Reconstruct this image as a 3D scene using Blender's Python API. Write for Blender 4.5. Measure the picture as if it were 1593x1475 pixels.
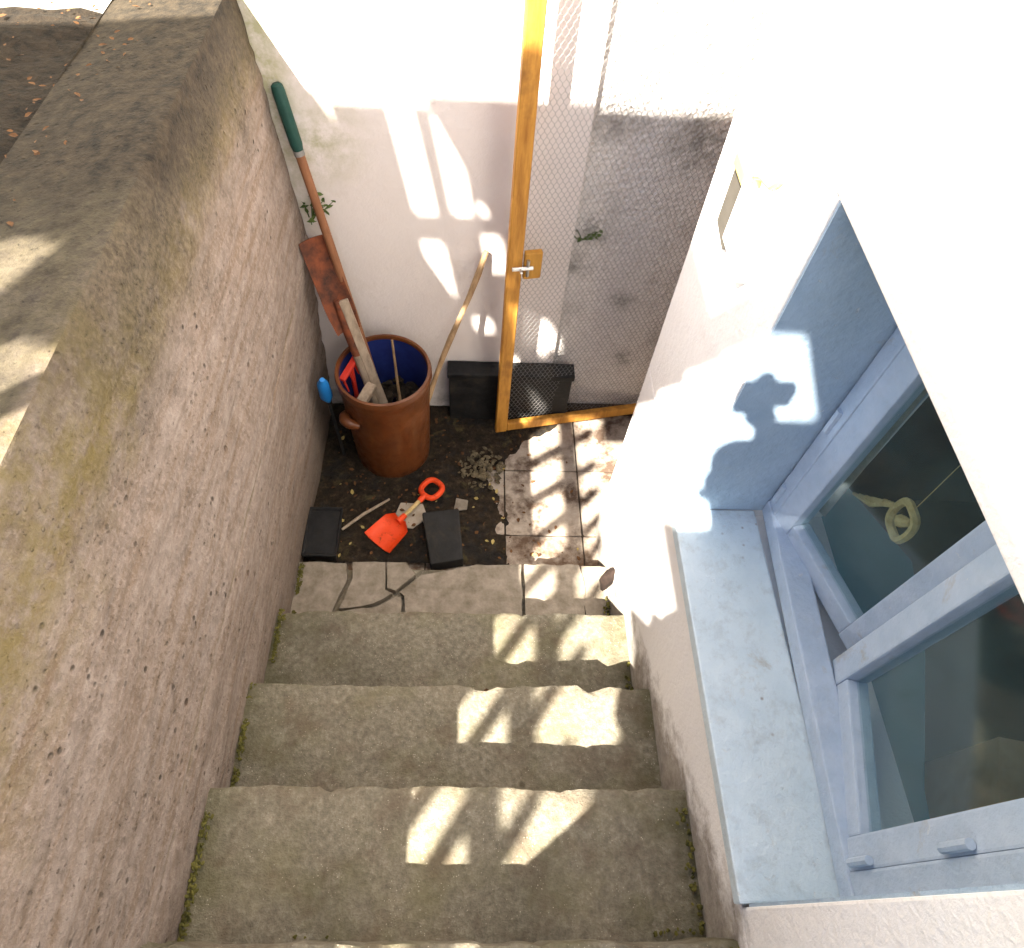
import bpy, bmesh, math, random
from mathutils import Vector, Matrix, noise as mnoise
random.seed(7)
SC = bpy.context.scene
COL = SC.collection
for o in list(bpy.data.objects): bpy.data.objects.remove(o)

# ------------------------------------------------------------------ camera, light, exposure
# all coordinates are metres with the photographer's lens at the origin; cellar floor is z = -2.2
FZ = -2.2
RIGHT = Vector((0.99850, 0.02152, 0.05033)).normalized()   # camera axes come from the vanishing points
def _axes():
    f = math.sqrt(-((715-785)*(765-785) + (1440-710)*(-880-710)))
    dn = Vector((715-785, 1440-710, f)).normalized()
    fw = Vector((765-785, -880-710, f)).normalized()
    rt = dn.cross(fw)
    return f, rt, fw, dn
FPX, RT, FW, DN = _axes()
cd = bpy.data.cameras.new('camera'); cam = bpy.data.objects.new('camera', cd); COL.objects.link(cam)
# world = rows(rt, fw, -dn) applied to image axes (x right, y down, z forward)
Rw = Matrix((RT, FW, -DN))
cx, cy, cz = Rw.col[0], Rw.col[1], Rw.col[2]
m4 = Matrix(((cx[0], -cy[0], -cz[0], 0), (cx[1], -cy[1], -cz[1], 0), (cx[2], -cy[2], -cz[2], 0), (0, 0, 0, 1)))
cam.matrix_world = m4
cd.sensor_width = 36; cd.sensor_fit = 'HORIZONTAL'
cd.lens = FPX/1593*36
cd.shift_x = 11.5/1593; cd.shift_y = -27.5/1593
cd.clip_start = 0.01; cd.clip_end = 500
SC.camera = cam

SUN_D = Vector((0.52, 0.70, -1.0)).normalized()
EL = math.asin(-SUN_D.z); AZ = math.atan2(-SUN_D.x, -SUN_D.y)     # azimuth clockwise from +Y
w = bpy.data.worlds.new('World'); SC.world = w; w.use_nodes = True
wn = w.node_tree.nodes; bg = wn['Background']
sky = wn.new('ShaderNodeTexSky'); sky.sky_type = 'NISHITA'; sky.sun_disc = False
sky.sun_elevation = EL; sky.sun_rotation = AZ
w.node_tree.links.new(sky.outputs[0], bg.inputs[0]); bg.inputs[1].default_value = 0.06
sd = bpy.data.lights.new('sun', 'SUN'); sd.energy = 5.0; sd.angle = math.radians(0.55); sd.color = (1, .93, .82)
so = bpy.data.objects.new('sun', sd); COL.objects.link(so)
so.rotation_euler = SUN_D.to_track_quat('-Z', 'Y').to_euler(); so.location = (-3, -4, 5)
SC.view_settings.view_transform = 'Standard'; SC.view_settings.look = 'None'
SC.view_settings.exposure = 2.8; SC.view_settings.gamma = 1; SC.view_settings.use_curve_mapping = False
SC.render.engine = 'CYCLES'
SC.cycles.max_bounces = 10; SC.cycles.diffuse_bounces = 6; SC.cycles.transparent_max_bounces = 16

# ------------------------------------------------------------------ materials
class NB:
    def __init__(s, name):
        s.m = bpy.data.materials.new(name); s.m.use_nodes = True
        s.t = s.m.node_tree; s.b = s.t.nodes['Principled BSDF']
        s.g = s.t.nodes.new('ShaderNodeNewGeometry').outputs['Position']
        s.sep = None
    def link(s, a, b): s.t.links.new(a, b)
    def setin(s, sock, v):
        if hasattr(v, 'is_output'): s.link(v, sock)
        elif isinstance(v, (tuple, list)) and len(v) == 3 and sock.type == 'RGBA': sock.default_value = (*v, 1)
        else: sock.default_value = v
    def xyz(s):
        if not s.sep:
            s.sep = s.t.nodes.new('ShaderNodeSeparateXYZ'); s.link(s.g, s.sep.inputs[0])
        return s.sep.outputs
    def scaled(s, v):
        n = s.t.nodes.new('ShaderNodeVectorMath'); n.operation = 'MULTIPLY'
        s.link(s.g, n.inputs[0]); n.inputs[1].default_value = v; return n.outputs[0]
    def noise(s, scale, detail=6, rough=.6, vec=None, dist=0):
        n = s.t.nodes.new('ShaderNodeTexNoise'); s.link(vec or s.g, n.inputs['Vector'])
        n.inputs['Scale'].default_value = scale; n.inputs['Detail'].default_value = detail
        n.inputs['Roughness'].default_value = rough; n.inputs['Distortion'].default_value = dist
        return n.outputs['Fac']
    def vor(s, scale, vec=None, feature='F1'):
        n = s.t.nodes.new('ShaderNodeTexVoronoi'); n.feature = feature; s.link(vec or s.g, n.inputs['Vector'])
        n.inputs['Scale'].default_value = scale; return n.outputs['Distance']
    def ramp(s, fac, stops):
        n = s.t.nodes.new('ShaderNodeValToRGB'); s.setin(n.inputs[0], fac)
        e = n.color_ramp.elements
        while len(e) < len(stops): e.new(.5)
        for i, (p, c) in enumerate(stops): e[i].position = p; e[i].color = (*c, 1)
        return n.outputs[0]
    def mix(s, f, a, b, mode='MIX'):
        n = s.t.nodes.new('ShaderNodeMix'); n.data_type = 'RGBA'; n.blend_type = mode
        s.setin(n.inputs[0], f); s.setin(n.inputs[6], a); s.setin(n.inputs[7], b); return n.outputs[2]
    def math(s, op, a, b=0.0):
        n = s.t.nodes.new('ShaderNodeMath'); n.operation = op; s.setin(n.inputs[0], a); s.setin(n.inputs[1], b); return n.outputs[0]
    def rng(s, v, a, b, c=0.0, d=1.0):
        n = s.t.nodes.new('ShaderNodeMapRange'); n.clamp = True; s.setin(n.inputs[0], v)
        for i, x in enumerate((a, b, c, d)): n.inputs[i+1].default_value = x
        return n.outputs[0]
    def blob(s, c, r0, r1):
        n = s.t.nodes.new('ShaderNodeVectorMath'); n.operation = 'DISTANCE'; s.link(s.g, n.inputs[0]); n.inputs[1].default_value = c
        return s.rng(n.outputs['Value'], r0, r1, 1, 0)
    def done(s, col, rough=.85, h=None, st=.4, dist=.01, metal=0, spec=.3):
        s.setin(s.b.inputs['Base Color'], col); s.setin(s.b.inputs['Roughness'], rough)
        s.b.inputs['Metallic'].default_value = metal; s.b.inputs['Specular IOR Level'].default_value = spec
        if h is not None:
            n = s.t.nodes.new('ShaderNodeBump'); n.inputs['Strength'].default_value = st; n.inputs['Distance'].default_value = dist
            s.link(h, n.inputs['Height']); s.link(n.outputs[0], s.b.inputs['Normal'])
        return s.m

def simple(name, a, b, scale=30, rough=.6, st=.3, metal=0, dist=.004, stretch=None, spec=.3):
    n = NB(name); v = n.scaled(stretch) if stretch else None
    f = n.noise(scale, 6, .65, v)
    return n.done(n.ramp(f, [(.3, a), (.7, b)]), rough, f, st, dist, metal, spec)

def m_left_wall():
    n = NB('board_marked_concrete')
    x, y, z = n.xyz()
    big = n.noise(3.2, 5, .6); fine = n.noise(95, 4, .7); mid = n.noise(22, 6, .65)
    streak = n.noise(16, 5, .6, n.scaled((1, .18, 2.6)))
    c = n.ramp(mid, [(.3, (.15, .118, .098)), (.5, (.232, .187, .160)), (.75, (.305, .256, .226))])
    c = n.mix(n.rng(streak, .42, .66, 0, .6), c, (.16, .104, .062))
    c = n.mix(n.rng(fine, .47, .68, 0, .5), c, (.37, .305, .265))
    # dark pits and pebbles
    p = n.vor(34); sel = n.rng(n.noise(4.5, 5, .65), .47, .62)
    pit = n.math('MAXIMUM', n.math('MULTIPLY', n.rng(p, .09, .2, 1, 0), sel), n.math('MULTIPLY', n.rng(fine, .35, .27), .55))
    c = n.mix(pit, c, (.06, .046, .036))
    ag = n.vor(62); ags = n.rng(n.noise(6, 5, .7), .48, .62)
    agm = n.math('MULTIPLY', n.rng(ag, .22, .12), ags)
    c = n.mix(n.math('MULTIPLY', agm, .6), c, n.ramp(n.vor(61), [(.0, (.42, .37, .33)), (.5, (.13, .09, .07)), (1.0, (.33, .24, .19))]))
    p2 = n.vor(13); pit2 = n.math('MULTIPLY', n.rng(p2, .06, .11, 1, 0), n.rng(n.noise(4.1, 3, .6), .5, .58))
    c = n.mix(pit2, c, (.1, .065, .045))
    # lichen along the top arris and moss on the coping
    band = n.rng(n.math('ADD', z, n.math('MULTIPLY', n.math('SUBTRACT', big, .5), .5)), -.95, -.72)
    li = n.math('MULTIPLY', band, n.rng(n.noise(14, 6, .7), .44, .62))
    c = n.mix(n.math('MULTIPLY', li, .75), c, (.16, .125, .032))
    jo = n.math('ADD', z, n.math('MULTIPLY', n.math('SUBTRACT', n.noise(5, 4, .6), .5), .05))
    jl = n.math('MULTIPLY', n.math('MINIMUM', n.rng(jo, -.90, -.83), n.rng(jo, -.755, -.81)), n.rng(n.noise(19, 7, .72), .38, .56))
    c = n.mix(n.math('MULTIPLY', jl, .7), c, (.17, .13, .03))
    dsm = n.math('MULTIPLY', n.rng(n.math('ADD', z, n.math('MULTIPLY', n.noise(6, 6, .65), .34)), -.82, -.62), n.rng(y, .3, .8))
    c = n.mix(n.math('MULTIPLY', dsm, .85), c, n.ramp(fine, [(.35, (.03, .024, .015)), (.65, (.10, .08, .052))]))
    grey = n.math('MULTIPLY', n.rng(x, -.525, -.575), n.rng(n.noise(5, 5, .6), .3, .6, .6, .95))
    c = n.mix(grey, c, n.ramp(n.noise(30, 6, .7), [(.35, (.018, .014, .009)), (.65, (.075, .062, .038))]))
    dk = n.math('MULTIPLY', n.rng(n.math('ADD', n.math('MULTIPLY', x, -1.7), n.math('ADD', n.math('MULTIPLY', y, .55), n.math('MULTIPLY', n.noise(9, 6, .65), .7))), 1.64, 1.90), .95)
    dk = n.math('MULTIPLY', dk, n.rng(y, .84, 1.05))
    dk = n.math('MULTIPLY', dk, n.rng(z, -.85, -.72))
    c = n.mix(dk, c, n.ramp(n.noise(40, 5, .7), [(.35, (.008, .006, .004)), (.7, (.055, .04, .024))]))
    gz = n.math('ABSOLUTE', n.math('ADD', jo, 1.40))
    gl_ = n.math('MULTIPLY', n.rng(gz, .012, .003), n.rng(n.noise(8, 5, .65), .4, .58))
    c = n.mix(n.math('MULTIPLY', gl_, .75), c, (.085, .066, .025))
    for zz in (1.02, 1.2, 1.62, 1.85):
        g2 = n.rng(n.math('ABSOLUTE', n.math('ADD', n.math('ADD', z, n.math('MULTIPLY', n.math('SUBTRACT', n.noise(4, 3, .5), .5), .03)), zz)), .008, .001)
        c = n.mix(n.math('MULTIPLY', g2, n.rng(n.noise(6, 4, .6), .42, .62, 0, .5)), c, (.11, .08, .055))
    low = n.math('MULTIPLY', n.rng(z, -1.7, -2.2), n.rng(mid, .35, .6))
    c = n.mix(n.math('MULTIPLY', low, .45), c, (.15, .1, .065))
    h = n.math('SUBTRACT', n.math('ADD', n.math('MULTIPLY', mid, .7), n.math('MULTIPLY', fine, .5)), n.math('MULTIPLY', n.math('MAXIMUM', pit, pit2), .8))
    h = n.math('ADD', h, n.math('MULTIPLY', agm, .45))
    return n.done(c, .92, h, .85, .008)

def m_step():
    n = NB('mossy_step_concrete')
    a = n.noise(70, 5, .72); b = n.noise(7, 6, .6); s = n.vor(150)
    c = n.ramp(a, [(.28, (.112, .099, .072)), (.52, (.185, .165, .124)), (.75, (.29, .266, .21))])
    c = n.mix(n.rng(b, .48, .66, 0, .5), c, (.125, .115, .055))
    c = n.mix(n.rng(n.noise(11, 5, .6), .5, .66, 0, .6), c, (.12, .09, .062))
    x, y, z = n.xyz()
    tone = n.noise(2.6, 5, .65)
    c = n.mix(1.0, c, n.ramp(tone, [(.3, (.62, .62, .6)), (.5, (1, 1, 1)), (.7, (1.22, 1.2, 1.16))]), 'MULTIPLY')
    spots = n.math('MULTIPLY', n.rng(n.vor(21), .2, .08), n.rng(n.noise(5, 4, .6), .5, .62))
    c = n.mix(n.math('MULTIPLY', spots, .65), c, (.05, .042, .026))
    c = n.mix(n.rng(n.noise(17, 7, .75), .6, .68, 0, .55), c, (.27, .25, .2))
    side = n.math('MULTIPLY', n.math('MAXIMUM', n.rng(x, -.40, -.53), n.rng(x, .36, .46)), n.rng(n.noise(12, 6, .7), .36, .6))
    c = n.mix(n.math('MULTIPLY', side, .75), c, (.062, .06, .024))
    c = n.mix(n.math('MULTIPLY', n.rng(s, .1, .2, 1, 0), n.rng(n.noise(30), .5, .6)), c, (.42, .38, .3))
    return n.done(c, .93, a, .8, .008)

def m_tile():
    n = NB('stained_floor_tile')
    a = n.noise(38, 6, .7); b = n.noise(8.5, 7, .68)
    c = n.ramp(a, [(.3, (.28, .228, .18)), (.7, (.45, .385, .315))])
    st = n.rng(b, .48, .62)
    c = n.mix(n.math('MULTIPLY', st, .9), c, (.065, .035, .02))
    x, y, z = n.xyz()
    c = n.mix(n.math('MULTIPLY', n.rng(y, 1.2, 1.0), n.rng(n.noise(14, 6, .7), .42, .6)), c, (.09, .045, .02))
    return n.done(c, .85, a, .5, .005)

def m_plaster(name, a, b, stain=(.45, .38, .3), grime=True):
    n = NB(name)
    x, y, z = n.xyz()
    f = n.noise(26, 6, .65); g = n.noise(130, 3, .6); big = n.noise(2.4, 6, .62)
    c = n.ramp(big, [(.35, a), (.7, b)])
    c = n.mix(n.rng(n.noise(6, 7, .7), .58, .74, 0, .55), c, stain)
    if grime:
        # splash-back dirt and flaked plaster low on the wall, close to the steps
        tr = n.math('MULTIPLY', n.math('MAXIMUM', n.math('MINIMUM', y, 1.0), 0), -.70)      # line of the stair flight
        d = n.math('SUBTRACT', z, n.math('ADD', tr, -1.40))
        k = n.math('MULTIPLY', n.rng(n.math('ADD', d, n.math('MULTIPLY', n.math('SUBTRACT', n.noise(13, 7, .7), .5), .34)), .09, -.0), .85)
        c = n.mix(k, c, n.ramp(n.noise(30, 5, .7), [(.35, (.16, .13, .1)), (.65, (.34, .3, .25))]))
    h = n.math('ADD', f, n.math('MULTIPLY', g, .35))
    return n, c, h

def m_back():
    n, c, h = m_plaster('white_plaster', (.70, .635, .60), (.77, .71, .68), (.60, .53, .46), False)
    x, y, z = n.xyz()
    k = n.math('MULTIPLY', n.math('MAXIMUM', n.blob((-.42, 1.72, -1.07), .02, .16), n.math('MULTIPLY', n.rng(x, -.42, -.5), n.rng(z, -1.6, -1.0))), n.rng(n.noise(17, 6, .7), .34, .6))
    c = n.mix(n.math('MULTIPLY', k, .8), c, (.34, .33, .16))
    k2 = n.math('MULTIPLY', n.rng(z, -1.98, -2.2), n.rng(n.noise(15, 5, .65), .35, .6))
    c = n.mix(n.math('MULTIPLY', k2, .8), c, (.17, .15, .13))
    return n.done(c, .9, h, .35, .008)

def m_rough():
    n = NB('grey_roughcast')
    a = n.vor(75); f = n.noise(60, 6, .7); b = n.noise(3.2, 7, .65)
    c = n.ramp(f, [(.3, (.66, .61, .58)), (.6, (.84, .80, .77))])
    c = n.mix(n.rng(b, .55, .7, 0, .45), c, (.2, .18, .16))
    for p, r in (((.62, 1.74, -1.03), .15), ((.36, 1.74, -1.0), .1), ((.36, 1.74, -1.33), .07), ((.33, 1.74, -1.47), .07), ((.5, 1.74, -1.62), .06), ((.56, 1.74, -1.9), .06)):
        k = n.math('MULTIPLY', n.blob(p, .01, r), n.rng(n.noise(24, 6, .7), .38, .6))
        c = n.mix(n.math('MULTIPLY', k, .7), c, (.09, .083, .06) if p[0] > .4 or p[2] < -1.3 else (.2, .18, .17))
    h = n.math('ADD', n.math('MULTIPLY', a, .8), f)
    return n.done(c, .95, h, .8, .01)

def m_toy(name, a, b):
    n = NB(name); f = n.noise(14, 5, .6); d = n.noise(48, 7, .74); e = n.noise(19, 5, .6)
    c = n.ramp(f, [(.3, a), (.7, b)])
    c = n.mix(n.math('MULTIPLY', n.rng(d, .53, .68), n.rng(e, .42, .6, .1, .75)), c, (.10, .04, .018))
    return n.done(c, n.rng(d, .4, .65, .38, .85), d, .2, .003)
def m_dusty(name, a, b, rough):
    n = NB(name); f = n.noise(24, 6, .65); d = n.noise(13, 7, .72, None, .4)
    c = n.ramp(f, [(.3, a), (.7, b)])
    c = n.mix(n.rng(d, .52, .74, 0, .6), c, (.07, .058, .042))
    return n.done(c, n.rng(d, .4, .65, rough, .95), n.math('ADD', f, d), .4, .005)
def m_crock():
    n = NB('brown_salt_glaze'); x, y, z = n.xyz()
    a = n.noise(11, 5, .6); b = n.noise(32, 6, .7); v = n.noise(3.2, 5, .6, n.scaled((6, 6, 1)))
    c = n.ramp(a, [(.3, (.085, .024, .006)), (.7, (.15, .046, .012))])
    c = n.mix(n.rng(v, .54, .72, 0, .5), c, (.20, .085, .032))
    c = n.mix(n.math('MULTIPLY', n.rng(b, .55, .7), n.rng(z, -2.0, -2.2, .1, .8)), c, (.035, .022, .013))
    return n.done(c, n.rng(b, .4, .65, .3, .6), a, .2, .004, 0, .45)
def m_dirt():
    n = NB('wet_brown_dirt')
    a = n.noise(42, 7, .72); b = n.noise(9, 6, .65); d = n.noise(15, 6, .7, None, .6)
    c = n.ramp(a, [(.32, (.006, .0045, .003)), (.55, (.03, .02, .011)), (.75, (.085, .058, .033))])
    c = n.mix(n.rng(b, .5, .62, 0, .85), c, (.008, .007, .006))
    c = n.mix(n.rng(d, .56, .7, 0, .7), c, (.10, .078, .03))
    return n.done(c, n.rng(b, .5, .6, .95, .6), n.math('ADD', a, d), 1, .014)
def m_paint(name, a, b):
    n = NB(name)
    f = n.noise(14, 5, .6); g = n.noise(60, 5, .65); d = n.noise(9, 7, .72, None, .5)
    c = n.ramp(f, [(.3, a), (.7, b)])
    c = n.mix(n.rng(d, .62, .74, 0, .6), c, (.34, .26, .17))
    x, y, z = n.xyz()
    rust = n.math('MULTIPLY', n.math('MAXIMUM', n.blob((.60, .70, -1.3), .01, .11), n.blob((.57, .33, -1.3), .0, .10)), n.rng(n.vor(38), .16, .05))
    c = n.mix(n.math('MULTIPLY', rust, .8), c, (.17, .10, .055))
    dirt = n.math('MULTIPLY', n.rng(n.noise(31, 7, .75), .5, .68), n.rng(z, -1.22, -1.3, .1, .26))
    c = n.mix(dirt, c, (.22, .21, .185))
    chip = n.rng(n.noise(44, 5, .7, None, .3), .66, .69)
    c = n.mix(n.math('MULTIPLY', chip, .5), c, (.62, .64, .64))
    h = n.math('ADD', n.math('ADD', f, n.math('MULTIPLY', g, .5)), n.math('MULTIPLY', chip, -.5))
    return n.done(c, .55, h, .5, .010)

def m_wood(name, a, b, dark, stretch=(30, 30, 4), rough=.6):
    n = NB(name); v = n.scaled(stretch)
    f = n.noise(1.6, 6, .65, v); g = n.noise(9, 5, .6)
    c = n.ramp(f, [(.3, a), (.62, b)])
    c = n.mix(n.rng(g, .55, .7, 0, .6), c, dark)
    return n.done(c, rough, f, .4, .003)

def m_glass():
    m = bpy.data.materials.new('window_glass'); m.use_nodes = True; t = m.node_tree
    for q in list(t.nodes): t.nodes.remove(q)
    out = t.nodes.new('ShaderNodeOutputMaterial'); mx = t.nodes.new('ShaderNodeMixShader')
    tr = t.nodes.new('ShaderNodeBsdfTransparent'); tr.inputs[0].default_value = (.86, .92, .92, 1)
    gl = t.nodes.new('ShaderNodeBsdfGlossy'); gl.inputs['Roughness'].default_value = .06
    # Schlick reflectance, the same from either side of the pane
    g0 = t.nodes.new('ShaderNodeNewGeometry'); dt = t.nodes.new('ShaderNodeVectorMath'); dt.operation = 'DOT_PRODUCT'
    t.links.new(g0.outputs['Incoming'], dt.inputs[0]); t.links.new(g0.outputs['Normal'], dt.inputs[1])
    def mth(op, a, b=0.0):
        n = t.nodes.new('ShaderNodeMath'); n.operation = op
        for k, q in enumerate((a, b)):
            if hasattr(q, 'is_output'): t.links.new(q, n.inputs[k])
            else: n.inputs[k].default_value = q
        return n.outputs[0]
    fr = mth('ADD', mth('MULTIPLY', mth('POWER', mth('SUBTRACT', 1.0, mth('ABSOLUTE', dt.outputs['Value'])), 5.0), .96), .04)
    t.links.new(fr, mx.inputs[0]); t.links.new(tr.outputs[0], mx.inputs[1]); t.links.new(gl.outputs[0], mx.inputs[2])
    df = t.nodes.new('ShaderNodeBsdfDiffuse'); df.inputs[0].default_value = (.36, .54, .55, 1)
    no = t.nodes.new('ShaderNodeTexNoise'); no.inputs['Scale'].default_value = 7; no.inputs['Detail'].default_value = 6
    ge = t.nodes.new('ShaderNodeNewGeometry'); t.links.new(ge.outputs['Position'], no.inputs['Vector'])
    mr = t.nodes.new('ShaderNodeMapRange'); mr.inputs[1].default_value = .3; mr.inputs[2].default_value = .7; mr.inputs[3].default_value = .01; mr.inputs[4].default_value = .05
    t.links.new(no.outputs['Fac'], mr.inputs[0])
    m2 = t.nodes.new('ShaderNodeMixShader'); t.links.new(mr.outputs[0], m2.inputs[0]); t.links.new(mx.outputs[0], m2.inputs[1]); t.links.new(df.outputs[0], m2.inputs[2])
    t.links.new(m2.outputs[0], out.inputs[0]); return m

MAT = {}
MAT['lwall'] = m_left_wall(); MAT['step'] = m_step(); MAT['tile'] = m_tile()
MAT['back'] = m_back(); MAT['rough'] = m_rough()
_n, _c, _h = m_plaster('house_plaster', (.82, .80, .785), (.87, .855, .84), (.70, .66, .62)); MAT['house'] = _n.done(_c, .9, _h, .45, .01)
MAT['reveal'] = m_paint('pale_blue_reveal_paint', (.34, .455, .58), (.40, .515, .635))
MAT['sill'] = m_paint('pale_blue_sill_paint', (.50, .60, .66), (.58, .67, .72))
MAT['frame'] = m_paint('blue_grey_window_paint', (.36, .45, .57), (.46, .54, .65))
MAT['slab'] = simple('cracked_slab_stone', (.15, .125, .09), (.30, .258, .21), 26, .9, .7, dist=.006)
MAT['soil'] = simple('dark_soil', (.006, .0045, .003), (.04, .027, .015), 45, .95, 1, dist=.02)
MAT['dirt'] = m_dirt()
MAT['mortar'] = simple('joint_mortar', (.035, .025, .018), (.09, .07, .05), 60, .95, .6)
MAT['yellowwood'] = m_wood('varnished_pine', (.30, .12, .018), (.56, .27, .048), (.16, .065, .018))
MAT['latch'] = m_wood('varnished_pine_block', (.34, .15, .02), (.5, .25, .04), (.22, .09, .015))
MAT['brownwood'] = m_wood('brown_broom_handle', (.16, .065, .03), (.26, .115, .055), (.09, .04, .02))
MAT['greywood'] = m_wood('weathered_grey_wood', (.2, .15, .105), (.38, .3, .22), (.12, .085, .06))
MAT['stickwood'] = m_wood('pale_brown_stick', (.2, .12, .06), (.36, .24, .13), (.1, .05, .02))
MAT['fence_shade_wood'] = m_wood('fence_and_shade_board_wood', (.2, .13, .08), (.32, .22, .14), (.1, .07, .04))
MAT['rust'] = simple('rusty_iron', (.035, .022, .018), (.27, .075, .03), 17, .8, .6, 0.2)
MAT['green'] = simple('dark_green_grip_plastic', (.008, .04, .032), (.014, .06, .048), 40, .45, .15)
MAT['crock'] = m_crock()
MAT['liner'] = simple('blue_bucket_inside', (.008, .014, .10), (.015, .03, .16), 20, .6, .2)
MAT['bluep'] = simple('bright_blue_plastic', (.01, .16, .52), (.02, .22, .6), 20, .4, .1)
MAT['redp'] = simple('red_plastic', (.42, .02, .012), (.5, .035, .02), 20, .45, .1)
MAT['orange'] = m_toy('orange_plastic', (.68, .05, .008), (.80, .075, .013))
MAT['black'] = m_dusty('black_plastic', (.005, .005, .006), (.013, .013, .013), .5)
MAT['slate'] = m_dusty('dark_grey_rubber', (.011, .011, .011), (.024, .023, .022), .7)
MAT['metal'] = simple('galvanised_wire', (.17, .165, .16), (.28, .27, .26), 60, .5, .1, .3)
MAT['bolt'] = simple('steel_bolt', (.5, .5, .5), (.68, .68, .68), 60, .3, .1, .9)
MAT['whitep'] = simple('white_lamp_plastic', (.78, .77, .74), (.82, .81, .79), 20, .4, .1)
MAT['lampshadow'] = simple('lamp_shadow_tone', (.075, .068, .056), (.10, .09, .075), 30, .6, .2)  # dark tone for the lamp's shadow on the wall
MAT['yellowp'] = simple('yellowed_lens', (.6, .48, .16), (.68, .55, .2), 20, .35, .1)
MAT['moss'] = simple('yellow_green_moss', (.035, .036, .01), (.15, .135, .03), 60, .95, .8)
MAT['brickd'] = simple('dark_brick', (.012, .007, .005), (.03, .017, .012), 40, .9, .6)
MAT['leafb'] = simple('brown_dead_leaf', (.05, .02, .008), (.16, .075, .026), 30, .8, .4)
MAT['leafy'] = simple('yellowed_leaf', (.30, .22, .06), (.45, .36, .14), 30, .8, .4)
MAT['leafg'] = simple('green_leaf', (.04, .07, .015), (.09, .13, .03), 30, .7, .4)
MAT['rubble'] = simple('damp_grey_rubble', (.015, .012, .008), (.2, .16, .095), 40, .9, .8)
MAT['pale'] = simple('pale_broken_tile', (.32, .27, .2), (.48, .42, .34), 30, .85, .4)
MAT['glass'] = m_glass()
MAT['room'] = simple('dark_room_paint', (.035, .042, .038), (.07, .075, .066), 4, .8, .2)
MAT['teal'] = simple('teal_worktop', (.05, .20, .235), (.07, .25, .285), 9, .5, .15)
MAT['straw'] = simple('straw_ornament', (.40, .27, .10), (.66, .50, .24), 60, .8, .4)
MAT['jamb_light_strip'] = simple('jamb_light_pale', (.38, .37, .32), (.5, .48, .43), 60, .9, .3)  # pale tone for the lit strip of inner jamb
MAT['card'] = simple('tan_cardboard', (.42, .26, .14), (.52, .34, .2), 25, .85, .2)
MAT['skin'] = simple('skin', (.5, .3, .22), (.56, .35, .26), 30, .55, .1)
MAT['hair'] = simple('brown_hair', (.03, .018, .01), (.07, .04, .02), 90, .6, .6)
MAT['jacket'] = simple('navy_jacket_cloth', (.015, .02, .04), (.03, .04, .07), 60, .85, .3)
MAT['jeans'] = simple('blue_denim', (.04, .06, .12), (.07, .1, .18), 120, .9, .3)
MAT['phone'] = simple('black_phone_case', (.01, .01, .011), (.02, .02, .022), 30, .35, .05)

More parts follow.
